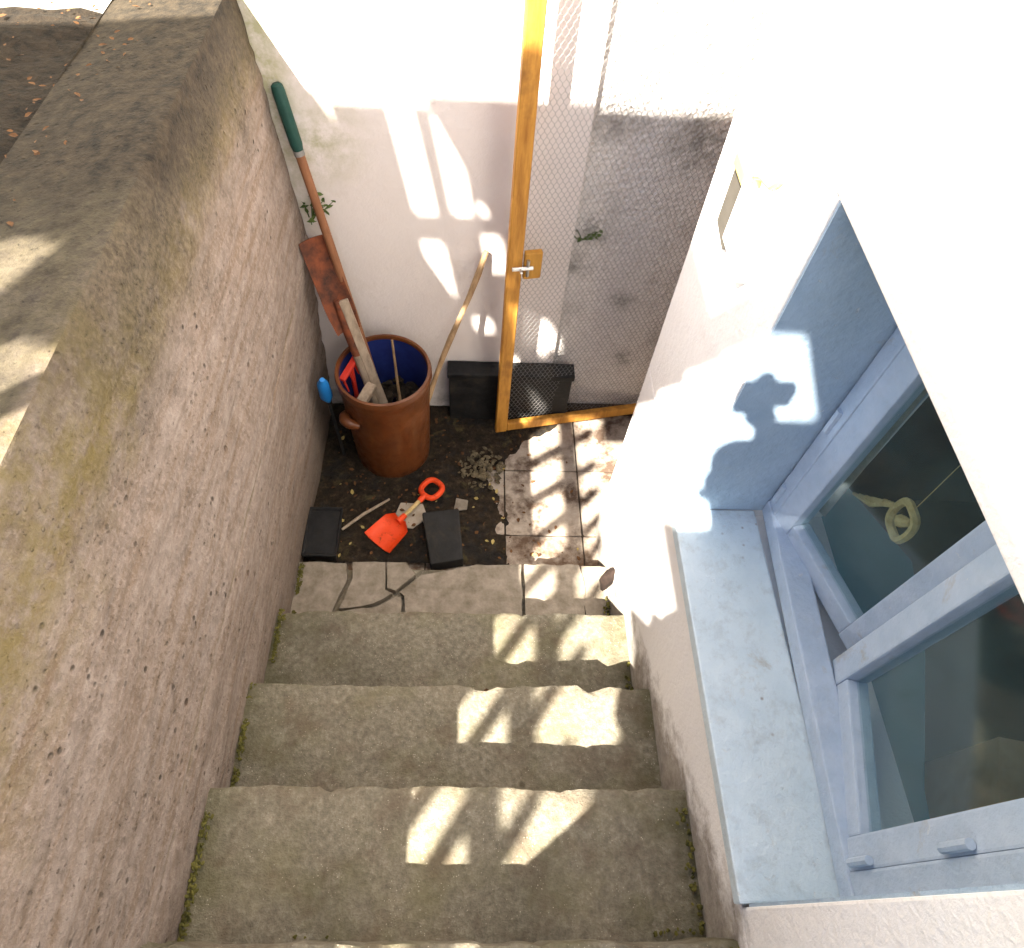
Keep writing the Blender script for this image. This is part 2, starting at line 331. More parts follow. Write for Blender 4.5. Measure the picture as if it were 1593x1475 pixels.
# ------------------------------------------------------------------ geometry helpers
def V(*a): return Vector(a)
class MB:
    def __init__(s): s.v = []; s.f = []
    def add(s, vs, fs):
        k = len(s.v); s.v += [Vector(p) for p in vs]; s.f += [tuple(i+k for i in f) for f in fs]; return s
    def box(s, a, b):
        (x0, y0, z0), (x1, y1, z1) = a, b
        return s.add([(x0,y0,z0),(x1,y0,z0),(x1,y1,z0),(x0,y1,z0),(x0,y0,z1),(x1,y0,z1),(x1,y1,z1),(x0,y1,z1)],
                     [(0,3,2,1),(4,5,6,7),(0,1,5,4),(1,2,6,5),(2,3,7,6),(3,0,4,7)])
    def bar(s, p, q, w, t, up=(0,0,1)):
        """rectangular bar from p to q, w across, t along 'up'"""
        p, q = Vector(p), Vector(q); d = (q-p).normalized(); up = Vector(up)
        sd_ = d.cross(up).normalized(); u = sd_.cross(d).normalized()
        c = []
        for e in (p, q):
            for a, b in ((-1,-1),(1,-1),(1,1),(-1,1)): c.append(e+sd_*(a*w/2)+u*(b*t/2))
        return s.add(c, [(0,1,2,3),(7,6,5,4),(0,4,5,1),(1,5,6,2),(2,6,7,3),(3,7,4,0)])
    def tube(s, pts, rad, n=10, cap=True):
        pts = [Vector(p) for p in pts]
        if not hasattr(rad, '__len__'): rad = [rad]*len(pts)
        k = len(s.v); ref = None; rings = []
        for i, p in enumerate(pts):
            d = (pts[min(i+1, len(pts)-1)]-pts[max(i-1, 0)]).normalized()
            if ref is None: ref = d.orthogonal().normalized()
            ref = (ref-d*ref.dot(d)).normalized(); b = d.cross(ref)
            rings.append([p+(ref*math.cos(2*math.pi*j/n)+b*math.sin(2*math.pi*j/n))*rad[i] for j in range(n)])
        vs = [q for r in rings for q in r]; fs = []
        for i in range(len(rings)-1):
            for j in range(n): fs.append((i*n+j, i*n+(j+1)%n, (i+1)*n+(j+1)%n, (i+1)*n+j))
        if cap: fs += [tuple(range(n-1, -1, -1)), tuple((len(rings)-1)*n+j for j in range(n))]
        return s.add(vs, fs)
    def lathe(s, c, prof, n=48, cap=True):
        c = Vector(c); vs = []; fs = []
        for r, z in prof:
            for j in range(n):
                a = 2*math.pi*j/n; vs.append(c+V(r*math.cos(a), r*math.sin(a), z))
        for i in range(len(prof)-1):
            for j in range(n): fs.append((i*n+j, i*n+(j+1)%n, (i+1)*n+(j+1)%n, (i+1)*n+j))
        if cap: fs.append(tuple(range(n-1, -1, -1))); fs.append(tuple((len(prof)-1)*n+j for j in range(n)))
        return s.add(vs, fs)
    def prism(s, poly, o, ex, ey, ez, h):
        """polygon (u,v) in frame o,ex,ey extruded by h along ez"""
        o, ex, ey, ez = Vector(o), Vector(ex), Vector(ey), Vector(ez); n = len(poly)
        vs = [o+ex*u+ey*v for u, v in poly]+[o+ex*u+ey*v+ez*h for u, v in poly]
        return s.add(vs, [tuple(range(n-1, -1, -1)), tuple(range(n, 2*n))]+[(i, (i+1)%n, n+(i+1)%n, n+i) for i in range(n)])
    def chunk(s, c, r, sq=(1,1,1), jit=.35, sub=1):
        bm = bmesh.new(); bmesh.ops.create_icosphere(bm, subdivisions=sub, radius=1)
        rot = Matrix.Rotation(random.random()*6.28, 3, 'Z') @ Matrix.Rotation(random.uniform(-.5,.5), 3, 'X')
        vs = [Vector(c)+rot @ V(v.co.x*sq[0], v.co.y*sq[1], v.co.z*sq[2])*r*(1+random.uniform(-jit, jit)) for v in bm.verts]
        bm.verts.index_update(); fs = [tuple(v.index for v in f.verts) for f in bm.faces]; bm.free()
        return s.add(vs, fs)
    def leaf(s, c, L, W, yaw, tilt=.2):
        rot = Matrix.Rotation(yaw, 3, 'Z') @ Matrix.Rotation(tilt, 3, 'X') @ Matrix.Rotation(random.uniform(-.3,.3), 3, 'Y')
        pts = [(0,0,0),(.3,.42,.05),(.62,.36,.08),(1,0,.02),(.62,-.36,.08),(.3,-.42,.05),(.5,0,-.03)]
        vs = [Vector(c)+rot @ V((x-.5)*L, y*W, z*L) for x, y, z in pts]
        return s.add(vs, [(0,6,1),(1,6,2),(2,6,3),(0,5,6),(5,4,6),(4,3,6)])
    def grid(s, fn, nu, nv):
        vs = [fn(i/nu, j/nv) for j in range(nv+1) for i in range(nu+1)]
        fs = [(j*(nu+1)+i, j*(nu+1)+i+1, (j+1)*(nu+1)+i+1, (j+1)*(nu+1)+i) for j in range(nv) for i in range(nu)]
        return s.add(vs, fs)

BASE = {}
def build(mb, name, mat, parent=None, base=None, bevel=0, smooth=False, mesh=None, segs=1):
    if parent is not None: o0 = BASE[parent.name]
    else:
        if base is None:
            xs = [v.x for v in mb.v]; ys = [v.y for v in mb.v]; zs = [v.z for v in mb.v]
            base = V((min(xs)+max(xs))/2, (min(ys)+max(ys))/2, min(zs))
        o0 = Vector(base)
    me = bpy.data.meshes.new(name)
    me.from_pydata([v-o0 for v in mb.v], [], mb.f); me.update()
    bm = bmesh.new(); bm.from_mesh(me)
    bmesh.ops.recalc_face_normals(bm, faces=bm.faces)
    if bevel: bmesh.ops.bevel(bm, geom=list(bm.edges), offset=bevel, segments=segs, affect='EDGES', profile=.6)
    bm.to_mesh(me); bm.free()
    for m in (mat if isinstance(mat, list) else [mat]): me.materials.append(MAT[m])
    if smooth:
        for p in me.polygons: p.use_smooth = True
        try: me.set_sharp_from_angle(angle=math.radians(38))
        except Exception: pass
    o = bpy.data.objects.new(name, me); COL.objects.link(o)
    if parent is not None: o.parent = parent; BASE[o.name] = o0
    else: o.location = o0; BASE[o.name] = o0
    return o
def thing(name, loc, label, cat, group=None):
    o = bpy.data.objects.new(name, None); COL.objects.link(o); o.location = loc; o.empty_display_size = .1
    BASE[o.name] = Vector(loc); return tag(o, label, cat, group)
def tag(o, label=None, cat=None, group=None, kind=None):
    if label: o['label'] = label
    if cat: o['category'] = cat
    if group: o['group'] = group
    if kind: o['kind'] = kind
    return o
def nz(x, y, z, sc): return mnoise.fractal(V(x, y, z)*sc, 1.0, 2.0, 4)

# ------------------------------------------------------------------ setting: ground, floor, stairs
def ground_fn(u, v):
    x = -.76-(u**1.6)*60; y = -40+80*v
    y = 1.68 - (1-v)**2*40 if True else y
    return V(x, y, -.752+.02*nz(x, y, 0, 3)+.012*nz(x, y, 5, 14)-.03*min(1, u*8))
g = build(MB().grid(ground_fn, 150, 240), 'ground', 'soil', base=(-3, 0, -.85), smooth=True); tag(g, kind='structure')
far = build(MB().box((-300, -300, -3.0), (300, 300, -2.9)), 'terrain', 'soil'); tag(far, kind='structure')
yard = build(MB().box((-.72, -40, -1.2), (.46, -.9, -.80)), 'path', 'step'); tag(yard, kind='structure')
floor = build(MB().box((-.75, .9, -2.4), (2.2, 1.78, FZ-.012)), 'cellar_floor', 'mortar'); tag(floor, kind='structure')
S = .2785
for i in range(-3, 2):
    for j in range(-1, 3):
        x0 = .132+i*S; y0 = 1.153+j*S
        x0c, x1c, y0c, y1c = max(x0, -.62), x0+S, max(y0, .95), min(y0+S, 1.716)
        if y1c-y0c < .02 or x1c-x0c < .02: continue
        dz = random.uniform(-.0035, .0035)
        t = build(MB().box((x0c+.0025, y0c+.0025, FZ-.02), (x1c-.0025, y1c-.0025, FZ+dz)), 'floor_tile', 'tile', floor, bevel=.002)
slab2 = build(MB().box((.135+2*S, 1.0, FZ-.02), (2.1, 1.716, FZ-.004)), 'threshold_slab', 'tile', floor, bevel=.003)

st = thing('outdoor_staircase', (0, .5, FZ), 'flight of mossy concrete steps going down between the two walls to the cellar floor', 'staircase')
steps = [(-2.09, .985), (-1.91, .752), (-1.73, .493), (-1.55, .235), (-1.37, -.02), (-1.19, -.28), (-1.01, -.54), (-.83, -.80)]
def step_mesh(z, yn, yb, z0, chip=.0, nx=90):
    """solid step: nosing front at yn, back at yb (towards the camera), slightly worn arris"""
    mb = MB(); prof = []
    xs = [-.60+i*(1.2/nx) for i in range(nx+1)]
    rows = []
    for x in xs:
        w1 = .006*nz(x, z, 3, 6)+.004*nz(x, z, 9, 25)
        ch = max(0, nz(x, z, 20, 9)-.22)*.03*chip
        yf = yn+w1-ch-.01*(x+.1)*.6
        zz = z+.003*nz(x, yn, 5, 9)
        rows.append([V(x, yf-.004, z0), V(x, yf, zz-.025), V(x, yf-.003, zz-.006), V(x, yf-.012, zz), V(x, yf-.06, zz+.002*nz(x,1,z,14)), V(x, yf-.14, zz-.001), V(x, yb, zz), V(x, yb, z0)])
    n = 8; vs = [p for r in rows for p in r]; fs = []
    for i in range(len(rows)-1):
        for k in range(n): fs.append((i*n+k, i*n+(k+1) % n, (i+1)*n+(k+1) % n, (i+1)*n+k))
    fs += [tuple(range(n)), tuple(len(vs)-1-k for k in range(n))]
    return mb.add(vs, fs)
for k, (z, yn) in enumerate(steps):
    yb = yn-.36
    lab = ['lowest step, faced with broken cracked stone slabs', 'second step from the bottom, mossy concrete'][k] if k < 2 else None
    zz = z-.025 if k == 0 else z
    o = build(step_mesh(zz, yn-(.006 if k == 0 else 0), yb, FZ-.15 if k < 2 else steps[k-2][0]-.06, 1 if k else .3), 'step', 'step', st, smooth=True)
    if lab: o['label'] = lab
    if k == 0: st0 = o
# broken slabs that face the lowest step
def slab(poly, dz=0, m='slab'):
    cxp = sum(p[0] for p in poly)/len(poly); cyp = sum(p[1] for p in poly)/len(poly)
    pl = [(cxp+(x-cxp)*.991, cyp+(y-cyp)*.984) for x, y in poly]
    # jagged outline
    out = []
    for i, p in enumerate(pl):
        q = pl[(i+1) % len(pl)]; L = math.hypot(q[0]-p[0], q[1]-p[1]); n = max(1, int(L/.03))
        for t in range(n):
            f = t/n; j = .0035 if 0 < t else 0
            out.append((p[0]+(q[0]-p[0])*f+random.uniform(-j, j), p[1]+(q[1]-p[1])*f+random.uniform(-j, j)))
    return build(MB().prism(out, (0, 0, -2.118+dz), (1,0,0), (0,1,0), (0,0,1), .028), 'slab', m, st0)
F = .988; R_ = .745
slab([(-.56, F), (-.395, F), (-.385, .93), (-.415, .84), (-.43, R_), (-.56, R_)], -.004)
slab([(-.375, F), (-.268, F), (-.261, .892), (-.238, .880), (-.30, .842), (-.40, .826), (-.368, .93)], .002)
slab([(-.262, F), (-.2, F), (-.168, .945), (-.228, .888), (-.255, .897)], .004)
slab([(-.15, .945), (-.06, .962), (.03, F-.002), (.18, F), (.18, R_), (-.195, R_), (-.2, .872), (-.215, .885)], .001)
slab([(-.39, .82), (-.29, .832), (-.225, .872), (-.208, .868), (-.203, R_), (-.41, R_)], -.002)
slab([(.186, F), (.37, F), (.385, .9), (.37, R_), (.186, R_)], .003)
slab([(.378, F), (.53, F-.01), (.53, R_), (.378, R_)], -.003)

# ------------------------------------------------------------------ left retaining wall
def lw_fn():
    prof = []
    def add(x, z): prof.append((x, z))
    for i in range(14): add(-.80+i*(.25/13), -.735+.032*min(1, i/13))
    add(-.546, -.7035); add(-.5425, -.711)
    z = -.73
    while z > -1.385: add(-.5425+.0425*((-.71-z)/.68)**.8, z); z -= .02
    add(-.499, -1.392); add(-.507, -1.398); add(-.507, -1.404); add(-.502, -1.41)
    z = -1.425
    while z > -2.3:
        add(-.502-.05*max(0, (-1.45-z)/.75), z); z -= .02
    add(-.56, -2.32)
    return prof
prof = lw_fn(); ys = [-3+i*.0315 for i in range(151)]
ys = [y for y in ys if y < 1.715]+[1.7165]
mb = MB(); vs = []
for y in ys:
    for (x, z) in prof:
        d = .010*nz(.3, y*.7, z*1.4, 2.2)+.0035*nz(x, y*.4, z*3, 9)+.0016*nz(x, y, z, 40)
        # faint board joints running along the wall
        for zb in (-.83, -1.02, -1.2, -1.6, -1.82):
            d -= .0035*math.exp(-((z-zb-.008*nz(y, 0, zb, 3))/.008)**2)
        xx = x+(d if z < -.706 else 0); z2 = z+(d*1.2 if z > -.74 and x < -.55 else 0)
        vs.append(V(xx, y, z2))
n = len(prof); fs = []
for i in range(len(ys)-1):
    for k in range(n-1): fs.append((i*n+k, i*n+k+1, (i+1)*n+k+1, (i+1)*n+k))
mb.add(vs, fs)
# solid back
for y0, i in ((ys[0], 0), (ys[-1], len(ys)-1)): pass
mb.add([(-.80, ys[0], -.735), (-.80, ys[-1], -.735), (-.80, ys[-1], -2.32), (-.80, ys[0], -2.32), (-.56, ys[0], -2.32), (-.56, ys[-1], -2.32)], [(0,1,2,3), (3,2,5,4)])
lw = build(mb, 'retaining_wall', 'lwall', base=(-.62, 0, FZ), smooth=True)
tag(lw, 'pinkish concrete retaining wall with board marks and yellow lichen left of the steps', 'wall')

# ------------------------------------------------------------------ back wall of the stairwell
bw = thing('back_wall', (-.3, 1.78, FZ), 'white plastered wall at the foot of the stairwell behind the brown crock', 'wall')
def bw_fn(u, v):
    x = -9+u*9.30; z = FZ-.15+v*4.0
    if u > .85: x = -.9+(u-.85)/.15*1.2
    else: x = -9+u/.85*8.1
    return V(x, 1.72+.004*nz(x, 0, z, 3)*(1 if x < .28 else 0), z)
mbw = MB().grid(bw_fn, 80, 80)
mbw.add([(.30, 1.72, FZ-.15), (.30, 1.95, FZ-.15), (.30, 1.95, 1.8), (.30, 1.72, 1.8), (-9, 1.95, 1.8), (-9, 1.72, 1.8), (-9, 1.95, FZ-.15), (-9, 1.72, FZ-.15)],
        [(0,1,2,3), (3,2,4,5), (5,4,6,7), (1,6,4,2)])
build(mbw, 'plaster_face', 'back', bw, smooth=True)
o = build(MB().box((.302, 1.742, FZ-.15), (2.2, 1.95, 1.795)), 'roughcast_face', 'rough', bw); o['label'] = 'grey stained roughcast section behind the wire mesh door'
build(MB().box((.304, 1.72, FZ), (.95, 1.741, FZ+.03)), 'base_strip', 'mortar', bw, bevel=.003)

# ------------------------------------------------------------------ house on the right
HX = .46; WT = .80
YN, YF, ZS, ZH = .02, .757, -1.30, -.52
house = thing('house', (1.5, -1, FZ), 'white rendered house wall beside the steps with a low blue framed window', 'building')
hw = MB()
hw.box((HX, -6, FZ-.15), (WT, 1.2, ZS-.035))
hw.box((HX, -6, ZH), (WT, 1.2, 3.2))
hw.box((HX, -6, ZS-.035), (WT, YN, ZH))
hw.box((HX, YF, ZS-.035), (WT, 1.2, ZH))
hw.box((HX, 1.2, -.22), (WT, 1.742, 3.2))
build(hw, 'wall', 'house', house, bevel=.004, segs=2)
build(MB().box((HX+.003, YF-.004, ZS), (WT-.01, YF+.001, ZH)), 'window_reveal', 'reveal', house)
build(MB().box((HX+.003, YN-.001, ZS), (WT-.01, YN+.004, ZH)), 'window_reveal', 'reveal', house)
sl = build(MB().box((HX-.012, YN+.004, ZS-.032), (.63, YF-.004, ZS)), 'window_sill', 'sill', house, bevel=.004, segs=2)
build(MB().box((HX-.25, -6.2, 3.2), (4.6, 2.1, 3.34)), 'roof', 'slate', house)
ri = MB()
ri.box((.805, -2.5, -2.2), (3.4, 1.30, -2.15)); ri.box((3.4, -2.5, -2.2), (3.45, 1.3, -1.35)); ri.box((3.4, -2.5, -1.35), (3.45, -1.6, .2)); ri.box((3.4, .9, -1.35), (3.45, 1.3, .2)); ri.box((3.4, -1.6, .05), (3.45, .9, .2)); ri.box((.805, 1.3, -2.2), (3.45, 1.35, .2))  # gap in the far wall added to let skylight brighten the room
ri.box((.805, -2.55, -2.2), (3.45, -2.5, .2)); ri.box((.805, -2.5, .2), (3.45, 1.3, .25))
build(ri, 'room_interior', 'room', house)
build(MB().box((2.25, 1.36, FZ-.1), (2.3, 1.74, -.2)).box((.82, 1.36, FZ-.05), (2.25, 1.38, -.2)), 'cellar_lining', 'room', house)

def fx(y): return .652+(y-.755)*.045         # the window plane
wf = MB()
def fpt(y, off=0, z=0): return V(fx(y)+off, y, z)
zc0, zc1 = ZS+.004, ZH-.004
wf.bar(fpt(YF-.006, .02, zc0+.022), fpt(YN+.006, .02, zc0+.022), .055, .044)
wf.bar(fpt(YF-.006, .02, zc1-.022), fpt(YN+.006, .02, zc1-.022), .055, .044)
wf.bar(fpt(YF-.026, .021, zc0+.046), fpt(YF-.026, .021, zc1-.046), .053, .036, (0, 1, 0))
wf.bar(fpt(YN+.026, .021, zc0+.046), fpt(YN+.026, .021, zc1-.046), .053, .036, (0, 1, 0))
win = build(wf, 'window', 'frame', house, bevel=.004, segs=2)
def sash(h, fr, z0, z1):
    h, fr = Vector((*h, 0)), Vector((*fr, 0)); d = (fr-h).normalized(); L = (fr-h).length; w = .05; th = .042
    mb = MB()
    for za in (z0+w/2, z1-w/2): mb.bar(h+d*w+V(0,0,za), fr-d*w+V(0,0,za), th-.004, w)
    for a in (h+d*w/2, fr-d*w/2): mb.bar(a+V(0,0,z0), a+V(0,0,z1), th, w, d)
    # glazing bead
    nrm = V(d.y, -d.x, 0) if V(d.y, -d.x, 0).x < 0 else V(-d.y, d.x, 0)
    s_ = build(mb, 'sash', 'frame', win, bevel=.004, segs=2)
    p = MB().bar(h+d*(w-.004)+V(0,0,(z0+z1)/2), fr-d*(w-.004)+V(0,0,(z0+z1)/2), .004, z1-z0-2*w+.008)
    build(p, 'pane', 'glass', win)
    return s_
for yh, xh in ((.735, .648), (.075, .616)):
    for zh in (-1.2, -.95): build(MB().tube([(xh-.004, yh, zh-.03), (xh-.004, yh, zh+.03)], .007, 8), 'hinge', 'frame', win, smooth=True)
s1 = sash((.668, .722), (.752, .418), zc0+.03, zc1-.03); s1['label'] = 'far casement sash standing ajar into the room'
s2 = sash((.638, .060), (.712, .404), zc0+.032, zc1-.032); s2['label'] = 'near casement sash, slightly ajar'
# things seen through the panes
o = build(MB().prism([(.815,.99),(.87,.95),(1.0,.67),(.97,.50),(.86,.2),(.83,.0),(.812,.0)], (0,0,-1.40), (1,0,0), (0,1,0), (0,0,1), .03), 'worktop', 'teal', bevel=.003)
tag(o, 'teal worktop inside the room behind the window panes', 'worktop')
for yl in (.05, .85): build(MB().box((.82, yl, -2.145), (.86, yl+.04, -1.402)), 'leg', 'teal', o)
orn = MB()
oc = V(.742, .566, -1.005)
ring = []
for i in range(25):
    a = 2*math.pi*i/24; ring.append(oc+V(.003*math.sin(a*3), .028*math.cos(a)*(1+.12*math.sin(2*a)), .038*math.sin(a)))
orn.tube(ring, .0075, 6, False)
orn.tube([oc+V(.004, -.012, .012), oc+V(0, .002, -.004), oc+V(.004, .014, -.012)], [.006, .012, .005], 8)
for k in range(4):
    q = oc+V(-.004, .03+.006*k, -.006*k)
    orn.tube([q, q+V(0, .018, -.022-.006*k), q+V(0, .045+.007*k, -.05-.01*k)], [.006, .006, .003], 6)
orn.tube([oc+V(0, 0, .036), oc+V(0, .004, .2), oc+V(0, .004, .36)], (.0007), 5)
orn = build(orn, 'window_ornament', 'straw', smooth=True); tag(orn, 'straw coloured ring ornament with curled twigs hanging behind the far window pane', 'ornament')
def cur(u, v):
    return V(.722+.065*u*(1-.4*v), .742-.008*math.sin(u*16), -1.29+.74*v)
cu = build(MB().grid(cur, 40, 10), 'jamb_light_strip', 'jamb_light_strip', smooth=True); tag(cu, 'narrow pale sheet standing in for the light on the far window jamb', 'jamb_light_strip')  # pale sheet put in for the lit part of the inner jamb
cb = build(MB().prism([(0,0),(.2,-.06),(.26,.08),(.05,.12)], (.975, .17, -2.148), (1,0,0), (0,1,0), (0,0,1), .80), 'cardboard_box', 'card', bevel=.002)
tag(cb, 'tan cardboard box standing on the room floor beside the teal worktop', 'box')

# ------------------------------------------------------------------ wall lamp
lp = thing('wall_lamp', (.46, .95, -.78), 'small white box lamp with a plate standing in for its cast shadow on the sunlit house wall', 'lamp')
build(MB().box((.436, .885, -.775), (.4595, 1.004, -.665)), 'lamp_body', 'whitep', lp, bevel=.006, segs=2)
build(MB().prism([(1.09, -.683), (1.012, -.683), (1.012, -.782), (.90, -.70), (.935, -.752), (1.018, -.812), (1.085, -.80)], (.4505, 0, 0), (0, 1, 0), (0, 0, 1), (1, 0, 0), .0085), 'shadow_plate', 'lampshadow', lp, bevel=.002)  # thin plate cut and coloured as the lamp's cast shadow
build(MB().box((.441, 1.012, -.681), (.459, 1.085, -.655)), 'lamp_lens', 'yellowp', lp, bevel=.004, segs=2)
build(MB().tube([(.458, .99, -.662), (.446, .985, -.64), (.446, .96, -.625), (.452, .93, -.622), (.4585, .915, -.60)], .006, 8), 'cable', 'yellowp', lp, smooth=True)

# ------------------------------------------------------------------ wire mesh door, standing open against the back wall
dA = V(.118, 1.602, 0); dB = V(.690, 1.712, 0); dd = (dB-dA).normalized(); DW = (dB-dA).length
dz0, dz1 = -2.178, -.30
door = thing('mesh_door', (.66, 1.70, FZ), 'yellow pine framed door with wire mesh standing open in front of the back wall', 'door')
dn_ = V(dd.y, -dd.x, 0)
def dp(u, z, off=0): return dA+dd*u+dn_*off+V(0, 0, z)
build(MB().bar(dp(0, dz0), dp(0, dz1), .024, .044, dd), 'stile', 'yellowwood', door, bevel=.003)
build(MB().bar(dp(0.012, dz0+.045, -.018), dp(0.012, dz1, -.018), .012, .022, dd), 'stile_batten', 'yellowwood', door, bevel=.002)
build(MB().bar(dp(DW, dz0), dp(DW, dz1), .024, .044, dd), 'stile', 'yellowwood', door, bevel=.003)
build(MB().bar(dp(.023, dz0+.025), dp(DW-.023, dz0+.025), .022, .046), 'bottom_rail', 'yellowwood', door, bevel=.003)
build(MB().bar(dp(.023, dz1-.025), dp(DW-.023, dz1-.025), .022, .046), 'top_rail', 'yellowwood', door, bevel=.003)
wm = MB(); k = 0
P_ = .0165; rows_ = int((dz1-dz0-.08)/(P_*.866)); cols_ = int((DW-.03)/P_)
def hxp(c, r, k):
    # two vertices per hexagon column and row; slight sag keeps the netting from being perfect
    u = .02+(c+.5*(r % 2))*P_; z = dz0+.043+r*P_*.866+(P_*.289 if k else 0)
    return dp(u+.0022*nz(u, z, 0, 9), z+.0022*nz(u, z, 5, 9), -.0145+.004*nz(u, z, 2, 4))
for r in range(rows_):
    for c in range(cols_):
        p0, p1 = hxp(c, r, 0), hxp(c, r, 1)
        wm.tube([p0, p1], .00085, 3, False)
        o_ = r % 2
        if r+1 < rows_:
            for c2 in ((c, c+1) if o_ else (c-1, c)):
                if 0 <= c2 < cols_: wm.tube([p1, hxp(c2, r+1, 0)], .0006, 3, False)
o = build(wm, 'wire_mesh', 'metal', door); o['kind'] = 'stuff'
lz = -1.355
lb = build(MB().bar(dp(.052, lz-.048, .012), dp(.052, lz+.048, .012), .02, .052, dd), 'latch_block', 'latch', door, bevel=.003)
build(MB().tube([dp(-.012, lz, .026), dp(.05, lz, .028)], .006, 8).tube([dp(.035, lz+.028, .026), dp(.035, lz-.03, .026)], .005, 8).tube([dp(.012, lz, .026), dp(.012, lz, .045)], .004, 8), 'bolt', 'bolt', lb, smooth=True)

# ------------------------------------------------------------------ brown crock and the tools in it
CB = V(-.288, 1.505, FZ+.004)
cr = thing('stoneware_crock', CB, 'tall brown glazed stoneware crock with lug handles holding tools in the corner', 'crock')
H = .47; R = .153
profile = [(.0, .0), (.128, .0), (.134, .012), (.137, .06), (.142, .2), (.147, .34), (.150, H-.05), (.156, H-.032), (.158, H-.012), (.155, H), (.146, H+.001), (.143, H-.01)]
body = build(MB().lathe(CB, profile, 64, False), 'crock_body', 'crock', cr, smooth=True)
lin = [(.1425, H-.012), (.139, H-.05), (.136, .2), (.13, .05), (.0, .045)]
build(MB().lathe(CB, lin, 64, False), 'inside', 'liner', cr, smooth=True)
for a0 in (math.radians(222), math.radians(42)):
    pts = []; rr = []
    for i in range(9):
        t = -1+i/4; a = a0+t*.24; r = .148+.02*(1-t*t)
        pts.append(CB+V(r*math.cos(a), r*math.sin(a), .32+.012*(1-t*t))); rr.append(.012+.008*(1-t*t))
    build(MB().tube(pts, rr, 10), 'lug_handle', 'crock', cr, smooth=True)

def pt(a, b, t): return Vector(a).lerp(Vector(b), t)
# spade, blade upwards
sp = thing('rusty_spade', (-.27, 1.44, FZ+.06), 'old spade with rusty blade standing blade up in the crock', 'spade')
top = V(-.474, 1.655, -1.335); bot = V(-.265, 1.44, -2.11)
ax = (bot-top).normalized(); bl = top+ax*.315
side = ax.cross(V(.55, -1, .1)).normalized(); fr_ = side.cross(ax)
def blade(u, v):
    wd = .047*(1-.18*max(0, v-.75)/.25)*(1-.12*(1-v)); 
    return top+ax*(.31*v)+side*((u-.5)*2*wd)+fr_*(.014*((u-.5)*2)**2)
mbx = MB().grid(blade, 8, 10); k = len(mbx.v)
mbx.v += [v-fr_*.004 for v in mbx.v[:k]]; mbx.f += [tuple(i+k for i in reversed(f)) for f in mbx.f]
nu, nv = 8, 10
edge = [i for i in range(nu+1)]+[j*(nu+1)+nu for j in range(1, nv+1)]+[nv*(nu+1)+i for i in range(nu-1, -1, -1)]+[j*(nu+1) for j in range(nv-1, 0, -1)]
mbx.f += [(edge[i], edge[(i+1) % len(edge)], edge[(i+1) % len(edge)]+k, edge[i]+k) for i in range(len(edge))]
build(mbx, 'blade', 'rust', sp, smooth=True)
build(MB().tube([top+ax*.2+fr_*.006, top+ax*.30, top+ax*.4], [.010, .018, .019], 10), 'socket', 'rust', sp, smooth=True)
build(MB().tube([top+ax*.36, top+ax*.6+side*.003, bot], [.0165, .0175, .018], 12), 'handle', 'greywood', sp, smooth=True)
# broom handle with green grip
bh = thing('broom_handle', (-.30, 1.56, FZ+.06), 'long brown wooden handle with dark green grip leaning from the crock into the corner', 'handle')
b0 = V(-.300, 1.555, -2.10); bm_ = V(-.466, 1.688, -1.083); bt = bm_+(bm_-b0).normalized()*.30
build(MB().tube([b0, pt(b0, bm_, .5)+V(.003, 0, 0), bm_], .0125, 12), 'shaft', 'brownwood', bh, smooth=True)
bdir = (bm_-b0).normalized()
build(MB().tube([bm_, bm_+bdir*.012, bm_+bdir*.02, bm_+bdir*.15, bm_+bdir*.165, bm_+bdir*.17], [.013, .015, .0165, .0165, .0145, .008], 12), 'grip', 'green', bh, smooth=True)
build(MB().tube([bm_-bdir*.01, bm_+bdir*.004], .0142, 12), 'ferrule', 'metal', bh, smooth=True)
# weathered batten beside the spade
wb = MB().bar((-.245, 1.435, -2.10), (-.40, 1.60, -1.52), .03, .014, (.3, -1, 0)); o = build(wb, 'wooden_batten', 'greywood', bevel=.002)
tag(o, 'flat weathered wooden batten standing in the crock next to the spade handle', 'batten')
# thin stick that leans right
p0 = V(-.245, 1.40, -2.12); p1 = V(.036, 1.705, -1.402); pts = []; 
for i in range(12):
    t = i/11; pts.append(p0.lerp(p1, t)+V(.004*math.sin(t*9), .003*math.cos(t*7), .003*math.sin(t*13)))
o = build(MB().tube(pts, [.0095+.0015*math.sin(i*2.1) for i in range(12)], 9), 'wooden_stick', 'stickwood', smooth=True)
tag(o, 'thin bark brown stick leaning right from the crock against the white wall', 'stick')
o = build(MB().tube([(-.225, 1.44, -2.12), (-.25, 1.53, -1.85), (-.264, 1.60, -1.69)], [.006, .005, .004], 8), 'garden_cane', 'stickwood', smooth=True)
tag(o, 'short thin cane upright in the middle of the crock', 'cane')
o = build(MB().tube([(-.30, 1.42, -2.13), (-.36, 1.53, -1.8), (-.385, 1.575, -1.66)], [.008, .007, .006], 8), 'garden_cane', 'greywood', smooth=True)
tag(o, 'grey cane close behind the spade handle in the crock', 'cane')
